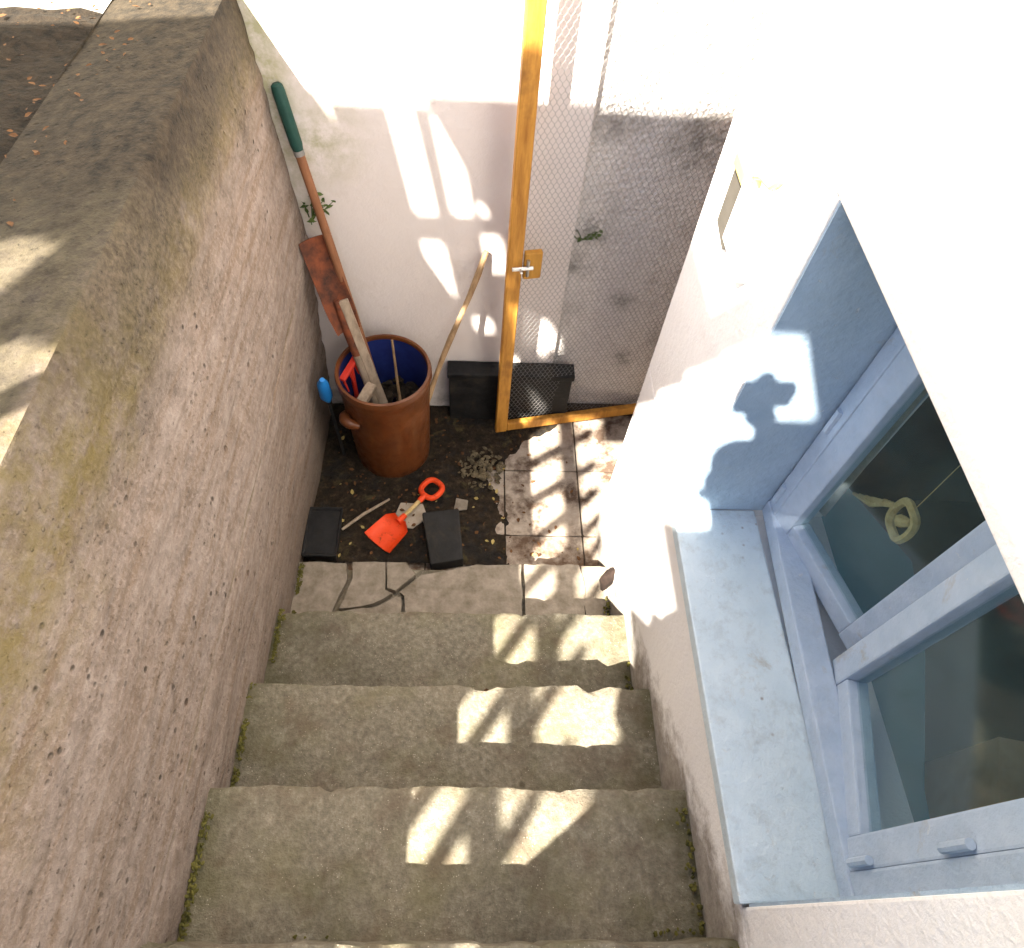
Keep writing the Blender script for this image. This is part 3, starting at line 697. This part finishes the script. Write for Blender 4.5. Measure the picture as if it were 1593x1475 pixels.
# red toy rake and wood offcuts inside
rk = thing('toy_rake', (-.39, 1.50, -1.9), 'red plastic toy rake wedged inside the left rim of the crock', 'toy rake')
build(MB().tube([(-.39, 1.50, -2.05), (-.397, 1.53, -1.745)], .008, 8), 'shaft', 'redp', rk, smooth=True)
build(MB().bar((-.422, 1.475, -1.755), (-.372, 1.585, -1.73), .022, .014), 'head', 'redp', rk, bevel=.003)
for i in range(4):
    q = pt((-.418, 1.482, -1.76), (-.376, 1.578, -1.735), i/3)
    build(MB().tube([q, q+V(.012, -.006, -.05)], [.005, .003], 6), 'tine', 'redp', rk, smooth=True)
for i, (c0, c1) in enumerate([((-.38, 1.40, -1.83), (-.33, 1.50, -1.80)), ((-.395, 1.44, -1.87), (-.30, 1.42, -1.85)), ((-.33, 1.385, -1.82), (-.27, 1.45, -1.88))]):
    o = build(MB().bar(c0, c1, .035, .024), 'wood_offcut', 'greywood' if i != 1 else 'stickwood', bevel=.003)
    tag(o, ['grey wood offcut at the left inside the crock', 'brown wood offcut between the two grey ones inside the crock', 'grey wood offcut at the front rim inside the crock'][i], 'wood offcut', 'wood offcuts in the crock')
fill = MB()
for i in range(60):
    a = random.random()*6.28; r = .12*math.sqrt(random.random())
    fill.chunk((CB.x+r*math.cos(a), CB.y+r*math.sin(a), FZ+.27+random.uniform(-.02, .02)), random.uniform(.014, .03), (1, .8, .5))
o = build(fill, 'dead_leaves', 'soil'); tag(o, 'dark rotten leaves filling the crock', 'leaves', kind='stuff')
# blue plastic toy between crock and wall
bs = thing('blue_spade_grip', (-.468, 1.455, -1.86), 'bright blue plastic toy handle stuck between the crock and the left wall', 'toy')
build(MB().tube([(-.470, 1.43, -1.70), (-.474, 1.437, -1.73), (-.475, 1.447, -1.80), (-.474, 1.456, -1.84)], [.008, .019, .021, .008], 12), 'grip', 'bluep', bs, smooth=True)
build(MB().tube([(-.472, 1.45, -1.84), (-.47, 1.47, -2.19)], .006, 8), 'shaft', 'slate', bs, smooth=True)

# ------------------------------------------------------------------ things on the cellar floor
sh = thing('toy_shovel', (-.22, 1.2, FZ+.01), 'orange plastic toy shovel lying on the dirty floor', 'toy shovel')
a_ = V(-.312, 1.092, FZ+.018); b_ = V(-.122, 1.325, FZ+.03); ex = (b_-a_); ex.z = 0; ex.normalize(); ey = V(-ex.y, ex.x, 0)
def sblade(u, v):
    wd = .052+.008*(1-v)
    if v > .8: wd *= 1-.55*((v-.8)/.2)**1.5
    uu = (u-.5)*2
    return V(a_.x, a_.y, FZ+.03)+ex*(v*.118)+ey*(uu*wd)+V(0, 0, .017*abs(uu)**4+.016*max(0, (v-.75)/.25)**2+.004*v)
mbx = MB().grid(sblade, 14, 12); k = len(mbx.v)
mbx.v += [v-V(0, 0, .004) for v in mbx.v[:k]]; mbx.f += [tuple(i+k for i in reversed(f)) for f in mbx.f]
nu, nv = 14, 12
edge = [i for i in range(nu+1)]+[j*(nu+1)+nu for j in range(1, nv+1)]+[nv*(nu+1)+i for i in range(nu-1, -1, -1)]+[j*(nu+1) for j in range(nv-1, 0, -1)]
mbx.f += [(edge[i], edge[(i+1) % len(edge)], edge[(i+1) % len(edge)]+k, edge[i]+k) for i in range(len(edge))]
build(mbx, 'blade', 'orange', sh, smooth=True)
q0 = V(a_.x, a_.y, FZ+.048)+ex*.105; q1 = V(a_.x, a_.y, FZ+.05)+ex*.225
build(MB().tube([q0, q0+ex*.035], [.013, .010], 10), 'socket', 'orange', sh, smooth=True)
build(MB().tube([q0+ex*.03, q1], .0075, 10), 'shaft', 'straw', sh, smooth=True)
gc = q1+ex*.055; pts = []
for i in range(33):
    a = 2*math.pi*i/32; ca, sa = math.cos(a), math.sin(a); e = .5
    pts.append(gc+ex*(.036*math.copysign(abs(ca)**.75, ca))+ey*(.034*math.copysign(abs(sa)**.75, sa)))
build(MB().tube(pts, .0105, 8, False).tube([q1-ex*.012, q1+ex*.022], [.010, .012], 10), 'grip', 'orange', sh, smooth=True)

gb = MB().prism([(-.05, -.085), (.05, -.085), (.06, .08), (-.055, .085)], (-.085, 1.11, FZ+.014), (1.1, .19, .05), (-.19, 1.1, .15), (0, 0, 1), .06)
o = build(gb, 'rubber_block', 'slate', bevel=.006, segs=2); tag(o, 'dark grey rubber block lying beside the orange shovel at the step', 'block')
pot = thing('plastic_pot', (-.495, 1.105, FZ+.008), 'black square plastic pot in the corner between left wall and lowest step', 'pot')
def sq(h0, h1, r0, r1, th=.004):
    m = MB(); c = V(-.49, 1.105, FZ+.008)
    def ring(r, h): return [c+V(sx*r*.62, sy*r, h) for sx, sy in ((-1,-1),(1,-1),(1,1),(-1,1))]
    vs = ring(r0, h0)+ring(r1, h1)+ring(r1-th, h1)+ring(r0-th, h0+th)
    fs = []
    for k in range(3):
        for i in range(4): fs.append((k*4+i, k*4+(i+1) % 4, k*4+4+(i+1) % 4, k*4+4+i))
    return m.add(vs, fs+[(3,2,1,0), (12,13,14,15)])
build(sq(0, .085, .072, .086), 'pot_body', 'black', pot, bevel=.002)
build(sq(.078, .094, .091, .093, .009), 'rim', 'black', pot, bevel=.002)
build(MB().grid(lambda u, v: V(-.49+(u-.5)*.096, 1.105+(v-.5)*.155, FZ+.062+.012*nz(u, v, 3, 5)), 14, 18), 'potting_soil', 'dirt', pot, smooth=True)
bx = thing('black_box', (.14, 1.69, FZ), 'low black plastic box against the white wall behind the mesh door stile', 'box')
build(MB().box((-.082, 1.655, FZ+.004), (.372, 1.714, -1.935)), 'box_body', 'black', bx, bevel=.006, segs=2)
build(MB().box((-.088, 1.648, -1.934), (.378, 1.716, -1.91)), 'rim', 'black', bx, bevel=.005, segs=2)
# dirt sheet
def dirt(u, v):
    x = -.56+u*.98; y = 1.03+v*.685
    e = .30*nz(x, y, 1, 4)+.12*nz(x, y, 4, 14)
    lim = .07+.26*max(0, (y-1.44))/.25 if y > 1.44 else .07
    k = (lim-x)*2.2+e*.55+.05
    h = max(-.02, min(.022, k*.06))
    return V(x, y, FZ-.001+h+.005*nz(x, y, 8, 30)*(1 if h > 0 else 0))
o = build(MB().grid(dirt, 120, 90), 'dirt', 'dirt', smooth=True); tag(o, 'wet dark dirt covering the left half of the cellar floor', 'dirt', kind='stuff')
rb = MB()
for i in range(130):
    a = random.random()*6.28; r = .085*random.random()**.6
    rb.chunk((.045+r*math.cos(a), 1.43+1.15*r*math.sin(a), FZ+.012+.02*(1-r/.09)), random.uniform(.005, .014), (1, .7, .5))
o = build(rb, 'rubble', 'rubble'); tag(o, 'small heap of damp rubble and leaf bits below the mesh door', 'rubble', kind='stuff')
lv = {'leafb': MB(), 'leafy': MB()}
for i in range(300):
    x = random.uniform(-.5, .4); y = random.uniform(1.05, 1.70)
    if x > .03 and random.random() < .55 and not (y < 1.14): continue
    if (Vector((x, y))-Vector((CB.x, CB.y))).length < .15: continue
    k = 'leafy' if random.random() < .2 else 'leafb'
    L = random.uniform(.007, .022)
    lv[k].leaf((x, y, FZ+(.024 if x < 0 else .006)+random.uniform(0, .006)), L, L*.7, random.random()*6.28, random.uniform(-.4, .4))
for i in range(70):
    k = random.choice((0, 1)); z, yn = steps[k]
    x = random.uniform(-.5, .43); y = steps[k+1][1]+random.uniform(.0, .03) if k+1 < len(steps) else yn
    L = random.uniform(.008, .02); lv['leafb'].leaf((x, y+.004, z+.006), L, L*.7, random.random()*6.28, random.uniform(-.3, .3))
for k, mbq in lv.items():
    o = build(mbq, 'fallen_leaves', k); tag(o, 'scattered brown leaf litter on the cellar floor' if k == 'leafb' else 'scattered yellow leaf litter on the cellar floor', 'leaf litter', kind='stuff')
o = build(MB().tube([(-.44, 1.15, FZ+.028), (-.37, 1.21, FZ+.034), (-.285, 1.275, FZ+.03)], [.005, .006, .004], 8), 'twig', 'greywood', smooth=True)
tag(o, 'straight grey twig on the dirt left of the orange shovel', 'twig')
o = build(MB().prism([(-.06,-.04),(.02,-.055),(.07,-.01),(.05,.045),(-.03,.05)], (-.215, 1.215, FZ+.014), (1,0,.04), (0,1,.02), (0,0,1), .012), 'tile_shard', 'pale', bevel=.002)
tag(o, 'pale broken tile shard under the shaft of the orange shovel', 'tile shard')
o = build(MB().prism([(-.03,-.03),(.03,-.025),(.035,.02),(-.02,.035)], (-.03, 1.262, FZ+.016), (.8,0,.1), (0,.8,.05), (0,0,1), .008), 'tile_shard', 'slab', bevel=.002)
tag(o, 'small greyish shard between the rubber block and the rubble heap', 'tile shard')
o = build(MB().chunk((.445, .905, -2.02), .032, (.6, .8, 1.9), .16, 2), 'brick_fragment', 'brickd', smooth=True)
tag(o, 'dark reddish brick fragment on the lowest step against the house wall', 'brick')

# moss in the corners of the steps, weeds in the corner of the stairwell
ms = MB()
for k, (z, yn) in enumerate(steps[:5]):
    z0 = z; yb = steps[k+1][1] if k+1 < len(steps) else yn-.25
    for i in range(240):
        y = random.uniform(yb, yn-.005); xw = -.503-.05*max(0, (-1.45-z0)/.75)
        if nz(y, z0, 0, 8) > -.15: ms.chunk((xw+.006+abs(random.gauss(0, .006)), y, z0+random.uniform(0, .014)), random.uniform(.001, .0036), (1, 1.8, .6), .3)
    for i in range(60):
        x = random.uniform(-.5, .44)
        if nz(x, z0, 7, 6) > .05: ms.chunk((x, yb+.003+abs(random.gauss(0, .004)), z0+random.uniform(0, .008)), random.uniform(.0015, .004), (1.4, 1, .7), .3)
    for i in range(50):
        y = random.uniform(yb, yn-.01)
        if nz(y, z0, 3, 8) > 0: ms.chunk((.455-abs(random.gauss(0, .008)), y, z0+random.uniform(0, .015)), random.uniform(.002, .006), (1, 1.3, .8), .3)
o = build(ms, 'moss', 'moss', smooth=True); tag(o, 'yellow green moss growing in the corners of the steps', 'moss', kind='stuff')
def weed(name, c, n, hgt, mat, label):
    mbp = MB(); stm = MB()
    for i in range(n):
        a = random.random()*6.28; q = Vector(c)+V(.03*math.cos(a)*random.random(), .02*math.sin(a)*random.random(), 0)
        e = q+V(.05*math.cos(a), .03*math.sin(a)-.01, hgt*random.uniform(.4, 1))
        stm.tube([q, (q+e)/2+V(0, 0, .01), e], [.002, .0016, .001], 5)
        for t in (.45, .7, 1):
            mbp.leaf(q.lerp(e, t), random.uniform(.018, .035), .014, random.random()*6.28, random.uniform(-.6, .6))
    r = thing(name, c, label, 'plant'); build(mbp, 'foliage', mat, r); build(stm, 'stem', mat, r)
weed('weed', (-.475, 1.69, -1.30), 8, .09, 'leafg', 'small weed growing in the wall corner beside the rusty spade blade')
weed('weed', (.33, 1.735, -1.36), 6, .06, 'leafg', 'little weed rooted in the grey roughcast behind the mesh door')
lt = MB()
for i in range(220):
    x = -.66-abs(random.gauss(0, .35)); y = random.uniform(.6, 1.7)
    L = random.uniform(.006, .018); lt.leaf((x, y, -.728-.03*min(1, max(0, -.74-x)*8)+random.uniform(0, .012)), L, L*.7, random.random()*6.28, random.uniform(-.5, .5))
o = build(lt, 'leaf_litter', 'leafb'); tag(o, 'dead leaves on the dark soil beyond the left wall', 'leaf litter', kind='stuff')

# ------------------------------------------------------------------ outside the picture: fence, plus an added canopy and awning shaped to cast shade
FX = -1.1
fence = thing('picket_fence', (FX, -1.5, -.85), 'wooden picket fence with leaning slats on the ground beyond the left wall', 'fence')
build(MB().bar((FX-.02, -5.5, -.42), (FX-.02, .15, -.42), .03, .08), 'rail', 'fence_shade_wood', fence, bevel=.003)
build(MB().bar((FX-.02, -5.5, .687), (FX-.02, .15, .687), .03, .09), 'rail', 'fence_shade_wood', fence, bevel=.003)
yk = -.506
ks = [yk+.16*i for i in range(-30, 4)]
for y in ks:
    lean = max(-.33, min(.05, .05+(y+1.05)*(-.38/.5)))+random.uniform(-.03, .03)
    zb, zt = -.77, .865+random.uniform(-.02, .02)
    w_ = .046
    f = lambda z_: y+lean*(z_-.40)
    d = (V(0, f(zt)-f(zb), zt-zb)).normalized(); sx = V(0, d.z, -d.y)
    p0, p1 = V(FX, f(zb), zb), V(FX, f(zt-.05), zt-.05); tipv = V(FX, f(zt), zt)
    pl = [p0-sx*w_/2, p0+sx*w_/2, p1+sx*w_/2, tipv, p1-sx*w_/2]
    mbp = MB().add([q for q in pl]+[q+V(.016, 0, 0) for q in pl], [(4,3,2,1,0), (5,6,7,8,9)]+[(i, (i+1) % 5, 5+(i+1) % 5, 5+i) for i in range(5)])
    build(mbp, 'picket', 'fence_shade_wood', fence)
for y in (-5.2, -3.4):
    build(MB().box((FX-.11, y-.035, -.95), (FX-.04, y+.035, .75)), 'post', 'fence_shade_wood', fence, bevel=.004)
CZ = 1.2
can = thing('added_shade_canopy', (-1.3, -.4, -.85), 'added board canopy on posts left of the steps, shaped to cast shade', 'canopy')  # added roof out of view; board ends and gaps shape the shade
def board(x0, x1, y0, y1):
    build(MB().box((x0, y0, CZ), (x1, y1, CZ+.022)), 'shade_board', 'fence_shade_wood', can)
YE = .215
board(-.505, -.425, -1.03, -.44); board(-.563, -.507, -.622, -.54); board(-.65, -.54, -.06, YE); board(-.537, -.40, -.06, YE)
for x1, yf, yb in ((-.565, -.625, -.53), (-.653, -.64, YE), (-.753, -.67, YE), (-.853, -.70, YE), (-.953, -.74, YE), (-1.053, -.80, YE), (-1.153, -.82, YE)):
    board(x1-(.097 if x1 < -.6 else .085), x1, yf, yb)
x = -1.53
for i in range(8): board(x-.15, x, (-.47 if i == 0 else -.43)+random.uniform(-.015, .015), YE); x -= .153
def slant(x0, x1, ya, yb, dz=-.028):
    # board laid askew, edges on x = x0 + y/2
    build(MB().add([(x0+ya/2, ya, CZ+dz), (x1+ya/2, ya, CZ+dz), (x1+yb/2, yb, CZ+dz), (x0+yb/2, yb, CZ+dz), (x0+ya/2, ya, CZ+dz+.02), (x1+ya/2, ya, CZ+dz+.02), (x1+yb/2, yb, CZ+dz+.02), (x0+yb/2, yb, CZ+dz+.02)],
          [(3,2,1,0), (4,5,6,7), (0,1,5,4), (1,2,6,5), (2,3,7,6), (3,0,4,7)]), 'shade_board', 'fence_shade_wood', can)
for x0, x1 in ((-1.60, -1.455), (-1.392, -1.345)): slant(x0, x1, -.47, YE)
for x0, x1 in ((-1.288, -1.268), (-1.212, -1.135), (-1.065, -.90)): slant(x0, x1, -.68, YE)
for x0, x1, ya, yb in ((-1.47, -1.38, -.47, -.27), (-1.47, -1.38, -.09, -.06), (-1.36, -1.28, -.25, -.03), (-1.36, -1.28, -.68, -.36),
                       (-1.28, -1.205, .01, YE), (-1.28, -1.205, -.44, -.17), (-1.28, -1.205, -.68, -.50), (-1.14, -1.06, -.55, -.45)): slant(x0, x1, ya, yb, -.006)
build(MB().box((-2.65, -.25, CZ-.09), (-.66, -.225, CZ-.03)), 'added_beam', 'fence_shade_wood', can, bevel=.003)
build(MB().box((-2.65, -.012, CZ-.09), (-.66, .008, CZ-.03)), 'added_beam', 'fence_shade_wood', can, bevel=.003)
build(MB().box((-1.2, -.47, CZ-.08), (-.66, -.43, CZ-.03)), 'added_beam', 'fence_shade_wood', can, bevel=.003)
for px, py in ((-2.6, -.24), (-2.6, 0), (-2.0, 0)):
    build(MB().box((px-.03, py-.03, -.95), (px+.03, py+.03, CZ-.091)), 'post', 'fence_shade_wood', can, bevel=.004)  # posts of the added shade canopy
can2 = thing('added_shade_awning', (.45, -1.9, CZ), 'added board awning on beams from the house wall, placed to cast shade', 'awning')  # second added roof, unseen, shading the sill and window
def board2(x0, x1, y0, y1):
    build(MB().box((x0, y0, CZ+.03), (x1, y1, CZ+.052)), 'shade_board', 'fence_shade_wood', can2)
board2(-.60, -.508, -1.035, -.80); board2(-.70, -.603, -1.035, -.92)
for k in range(4): board2(-.42-.128*(k+1)+.003, -.42-.128*k, -2.7, -1.04-.012*k)
for k in range(2): board2(-.935-.105*(k+1)+.003, -.935-.105*k, -2.7, -1.36-.05*k)
for y in (-1.7, -2.55): build(MB().box((-1.15, y-.03, CZ-.05), (.458, y+.03, CZ+.028)), 'added_beam', 'fence_shade_wood', can2, bevel=.003)

# ------------------------------------------------------------------ the photographer, whose shadow falls on the window reveal
def person():
    J = {}
    def j(n_, p, r): J[n_] = (Vector(p), r)
    bx_ = -.177
    j('pelvis', (bx_, -.64, -.40), (.135, .10)); j('waist', (bx_, -.62, -.24), (.125, .09)); j('chest', (bx_, -.53, -.05), (.15, .10))
    j('neckb', (bx_, -.44, .07), (.06, .055)); j('neck', (bx_, -.345, .135), (.05, .05)); j('head', (bx_+.0, -.25, .22), (.086, .09)); j('crown', (bx_+.0, -.24, .25), (.082, .078))
    arm = dict(l=((bx_-.15, -.50, -.01), (-.365, -.57, -.17), (-.305, -.53, -.37), (-.28, -.52, -.42)), r=((bx_+.15, -.48, .03), (.075, -.18, .165), (-.092, -.135, .225), (-.108, -.125, .265)))
    for s_, n_ in ((-1, 'l'), (1, 'r')):
        for q, p_, r_ in zip(('sh', 'el', 'wr', 'hd'), arm[n_], ((.06, .06), (.046, .046), (.042, .040), (.036, .03))): j(q+n_, p_, r_)
        j('hip'+n_, (bx_+s_*.085, -.63, -.48), (.088, .088)); j('kn'+n_, (bx_+s_*.09, -.49, -.82), (.056, .056))
        j('an'+n_, (bx_+s_*.09, -.50, -1.12), (.04, .04)); j('he'+n_, (bx_+s_*.09, -.50, -1.155), (.036, .036)); j('to'+n_, (bx_+s_*.10, -.36, -1.165), (.034, .026))
    names = list(J); idx = {n_: i for i, n_ in enumerate(names)}
    ed = [('pelvis','waist'),('waist','chest'),('chest','neckb'),('neckb','neck'),('neck','head'),('head','crown')]
    for n_ in 'lr': ed += [('chest','sh'+n_),('sh'+n_,'el'+n_),('el'+n_,'wr'+n_),('wr'+n_,'hd'+n_),('pelvis','hip'+n_),('hip'+n_,'kn'+n_),('kn'+n_,'an'+n_),('an'+n_,'he'+n_),('he'+n_,'to'+n_)]
    me = bpy.data.meshes.new('person_rig'); me.from_pydata([J[n_][0] for n_ in names], [(idx[a], idx[b]) for a, b in ed], [])
    ob = bpy.data.objects.new('person_rig', me); COL.objects.link(ob)
    ob.modifiers.new('s', 'SKIN'); sv = me.skin_vertices[0].data
    for i, n_ in enumerate(names): sv[i].radius = J[n_][1]
    sv[idx['pelvis']].use_root = True
    sb = ob.modifiers.new('d', 'SUBSURF'); sb.levels = 2
    dg = bpy.context.evaluated_depsgraph_get(); ev = ob.evaluated_get(dg); em = ev.to_mesh()
    mb = MB(); mb.v = [v.co.copy() for v in em.vertices]; mb.f = [tuple(p.vertices) for p in em.polygons]
    ev.to_mesh_clear(); bpy.data.objects.remove(ob); bpy.data.meshes.remove(me)
    nb = len(mb.f)
    # nose, ears, fingers and thumbs belong to the body surface
    hc = J['head'][0]
    mb.tube([hc+V(0, .07, .0), hc+V(0, .095, -.03), hc+V(0, .108, -.042)], [.010, .013, .009], 8)
    for s_ in (-1, 1): mb.tube([hc+V(s_*.072, -.01, .02), hc+V(s_*.085, -.015, .0), hc+V(s_*.074, -.005, -.03)], [.008, .013, .007], 8)
    for s_, n_ in ((-1, 'l'), (1, 'r')):
        h_ = J['hd'+n_][0]; s_ = -1 if n_ == 'l' else 1
        for k in range(4):
            L = (.05, .058, .055, .045)[k]; q = h_+V(0, .0, .022-.015*k)
            mb.tube([q, q+V(-s_*.004, .028, .002), q+V(-s_*(.012+.3*L), .046, 0), q+V(-s_*(.012+.75*L), .046, -.003)], [.0095, .009, .008, .006], 8)
        q = h_+V(-s_*.008, -.008, .0); mb.tube([q, q+V(-s_*.02, -.002, .012), q+V(-s_*.04, .012, .016)], [.011, .010, .007], 8)
    o = build(mb, 'person', ['jacket', 'jeans', 'skin'], base=(bx_, -.44, -1.19), smooth=True)
    b0 = Vector(o.location)
    for i, p in enumerate(o.data.polygons):
        c = p.center+b0
        if i >= nb: p.material_index = 2
        elif c.z < -1.10: p.material_index = 0
        elif c.z < -.40 and c.y < -.3: p.material_index = 1
        elif (c-hc).length < .13 or min((c-J['hdl'][0]).length, (c-J['hdr'][0]).length) < .055: p.material_index = 2
        else: p.material_index = 0
    hm = MB()
    def cap(u, v):
        a = u*2*math.pi; e = v*1.25
        d = V(math.sin(a)*math.sin(e)*.088, math.cos(a)*math.sin(e)*.10-.012, math.cos(e)*.085)
        return hc+V(0, -.005, .035)+d*1.03
    hm.grid(cap, 28, 8)
    build(hm, 'hair', 'hair', o, smooth=True)
    for s_ in (-1, 1): build(MB().chunk(hc+V(s_*.03, .078, .012), .011, (1, .6, .7), 0, 2), 'eye', 'hair', o, smooth=True)
    fm = MB()
    fm.tube([hc+V(-.024, .082, -.068), hc+V(0, .092, -.066), hc+V(.024, .082, -.068)], [.003, .006, .003], 8)
    build(fm, 'mouth', 'redp', o, smooth=True)
    return o
pr = person(); tag(pr, 'person in dark jacket and jeans standing on the upper steps taking the photograph', 'person')
pc = V(-.132, -.105, .325)
cam_t = thing('compact_camera', pc, 'small black camera held up above the forehead of the person', 'camera')
build(MB().box(pc+V(-.05, -.011, -.024), pc+V(.05, .011, .024)), 'camera_body', 'phone', cam_t, bevel=.004, segs=2)
build(MB().tube([pc+V(.008, .011, 0), pc+V(.008, .03, -.002)], [.019, .017], 20), 'lens', 'phone', cam_t, smooth=True)
